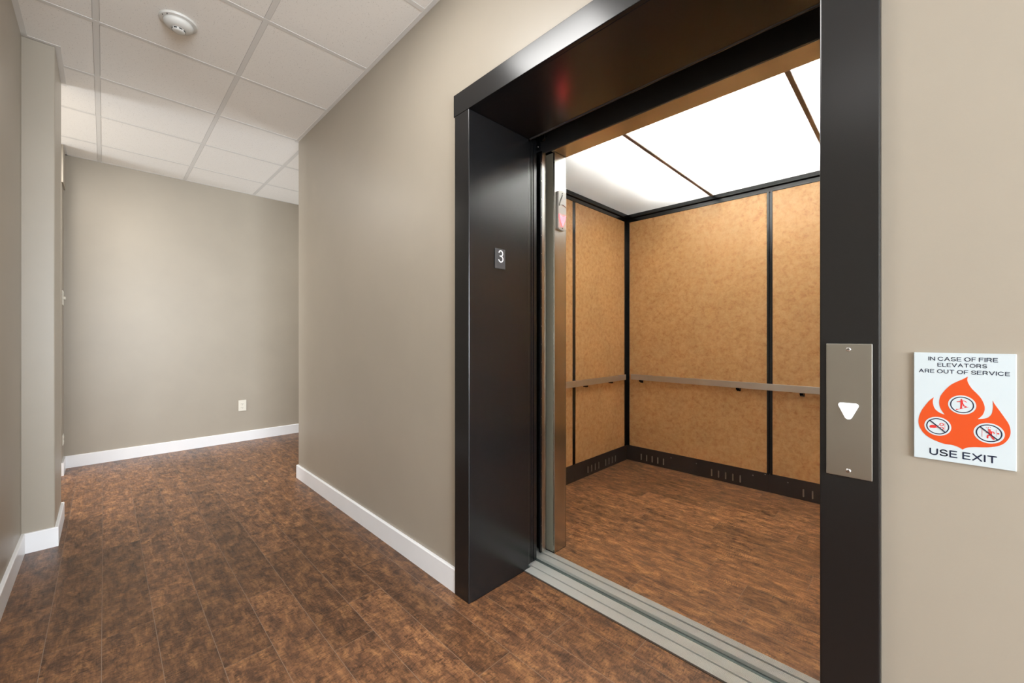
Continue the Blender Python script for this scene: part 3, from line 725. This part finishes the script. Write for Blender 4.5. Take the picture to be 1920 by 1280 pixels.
def letter_line(txt, x0, x1, z0, z1, wt):
    gap, spc = 0.30, 0.62
    adv = []; x = 0.0
    for ch in txt:
        if ch == ' ': x += spc - gap; continue
        adv.append((ch, x)); x += GL[ch][0] + gap
    tot = x - gap; sw = (z1 - z0) * wt; kx = (x1 - x0 - sw) / tot; kz = z1 - z0 - sw
    q = bmesh.new()
    for ch, px in adv:
        for st in GL[ch][1]: stroke(q, [(x0 + sw / 2 + (px + a) * kx, z0 + sw / 2 + b * kz) for a, b in st], sw, 'y', SY - 0.0001, SY + 0.0002)
    obj('lettering', q, M['sign_navy'], sg)
letter_line('IN CASE OF FIRE', 0.0177, 0.1026, 1.0860, 1.0936, 0.155)
letter_line('ELEVATORS', 0.0295, 0.0901, 1.0752, 1.0822, 0.155)
letter_line('ARE OUT OF SERVICE', 0.0049, 0.1159, 1.0629, 1.0702, 0.155)
letter_line('USE EXIT', 0.0191, 0.1015, 0.9086, 0.9216, 0.165)

# ------------------------------------------------------------------ outlets and switches
def receptacle(ctr, axis_sign, label):
    """duplex outlet plate on a wall facing +X at ctr (x, y, z)"""
    x, y, z = ctr
    o = thing('wall_outlet', (x, y, z - 0.057), label, 'outlet')
    obj('cover_plate', boxes((x, x + 0.006, y - 0.036, y + 0.036, z - 0.0585, z + 0.0585)), M['white_plastic'], o, 0.002)
    for dz in (0.0195, -0.0195):
        q = bmesh.new(); prism(q, [(y - 0.013, z + dz - 0.012), (y + 0.013, z + dz - 0.012), (y + 0.0165, z + dz), (y + 0.013, z + dz + 0.012), (y - 0.013, z + dz + 0.012), (y - 0.0165, z + dz)], 'x', x + 0.005, x + 0.0085)
        s_ = obj('socket', q, M['white_plastic'], o, 0.0008)
        obj('slot', boxes((x + 0.0080, x + 0.0088, y - 0.0075, y - 0.0055, z + dz - 0.001, z + dz + 0.007), (x + 0.0080, x + 0.0088, y + 0.0050, y + 0.0070, z + dz - 0.001, z + dz + 0.006),
                          (x + 0.0080, x + 0.0088, y - 0.0022, y + 0.0022, z + dz - 0.009, z + dz - 0.005)), M['dark'], s_)
    q = bmesh.new(); screw(q, y, z, x + 0.006, 0.0028, 0.0012, 'x', 1); obj('screw', q, [M['white_plastic'], M['dark']], o)
receptacle((FARX, 1.062, 0.387), 1, 'small white outlet low on the far wall')
# light switch and outlet seen edge-on at the far left corner, on the short wall facing +Y
sw = thing('light_switch', (-5.05, -0.246, 1.398), 'white light switch plate at the far left corner, seen edge-on', 'light switch')
obj('cover_plate', boxes((-5.11, -4.99, -0.246, -0.240, 1.398, 1.518)), M['white_plastic'], sw, 0.002)
for xx in (-5.078, -5.022): obj('toggle', boxes((xx - 0.005, xx + 0.005, -0.240, -0.228, 1.448, 1.468)), M['white_plastic'], sw, 0.001)
ol = thing('wall_outlet', (-5.06, -0.246, 0.23), 'white outlet low at the far left corner, seen edge-on', 'outlet')
obj('cover_plate', boxes((-5.105, -5.02, -0.246, -0.240, 0.230, 0.318)), M['white_plastic'], ol, 0.002)
q = bmesh.new(); prism(q, circ(-5.0625, 0.292, 0.015, 20), 'y', -0.240, -0.2375); prism(q, circ(-5.0625, 0.256, 0.015, 20), 'y', -0.240, -0.2375); obj('socket', q, M['white_plastic'], ol)

# ------------------------------------------------------------------ smoke detector
CX, CY = -2.606, 0.262
sd = thing('smoke_detector', (CX, CY, CEIL - 0.05), 'round off-white smoke detector on the ceiling tiles', 'smoke detector')
q = bmesh.new(); lathe(q, [(0.074, CEIL + 0.003), (0.0755, CEIL - 0.004), (0.0735, CEIL - 0.009), (0.062, CEIL - 0.012)], CX, CY); obj('base', q, M['smoke_plastic'], sd, smooth=False)
q = bmesh.new(); lathe(q, [(0.0605, CEIL - 0.010), (0.0595, CEIL - 0.020), (0.054, CEIL - 0.029), (0.043, CEIL - 0.036), (0.030, CEIL - 0.040)], CX, CY); hd_ = obj('head', q, M['smoke_plastic'], sd, smooth=True)
q = bmesh.new(); lathe(q, [(0.027, CEIL - 0.038), (0.026, CEIL - 0.047), (0.022, CEIL - 0.051), (0.012, CEIL - 0.052)], CX, CY, 40); cap_ = obj('sensor_cap', q, M['smoke_plastic'], hd_, smooth=True)
q = bmesh.new()
for k in range(8):
    a = 2 * PI * k / 8 + 0.2; da = 0.26
    pts = [(CX + r * math.cos(a + s * da), CY + r * math.sin(a + s * da)) for r, s in ((0.0262, -1), (0.0272, -1), (0.0272, 0), (0.0272, 1), (0.0262, 1), (0.0262, 0))]
    prism(q, pts, 'z', CEIL - 0.0465, CEIL - 0.0415)
obj('intake_slot', q, M['dark'], hd_)
for a in (2.2, 2.6):
    q = bmesh.new(); prism(q, circ(CX + 0.068 * math.cos(a + 2.9), CY + 0.068 * math.sin(a + 2.9), 0.0022, 12), 'z', CEIL - 0.0125, CEIL - 0.009)
    obj('base_clip', q, M['dark'], sd)
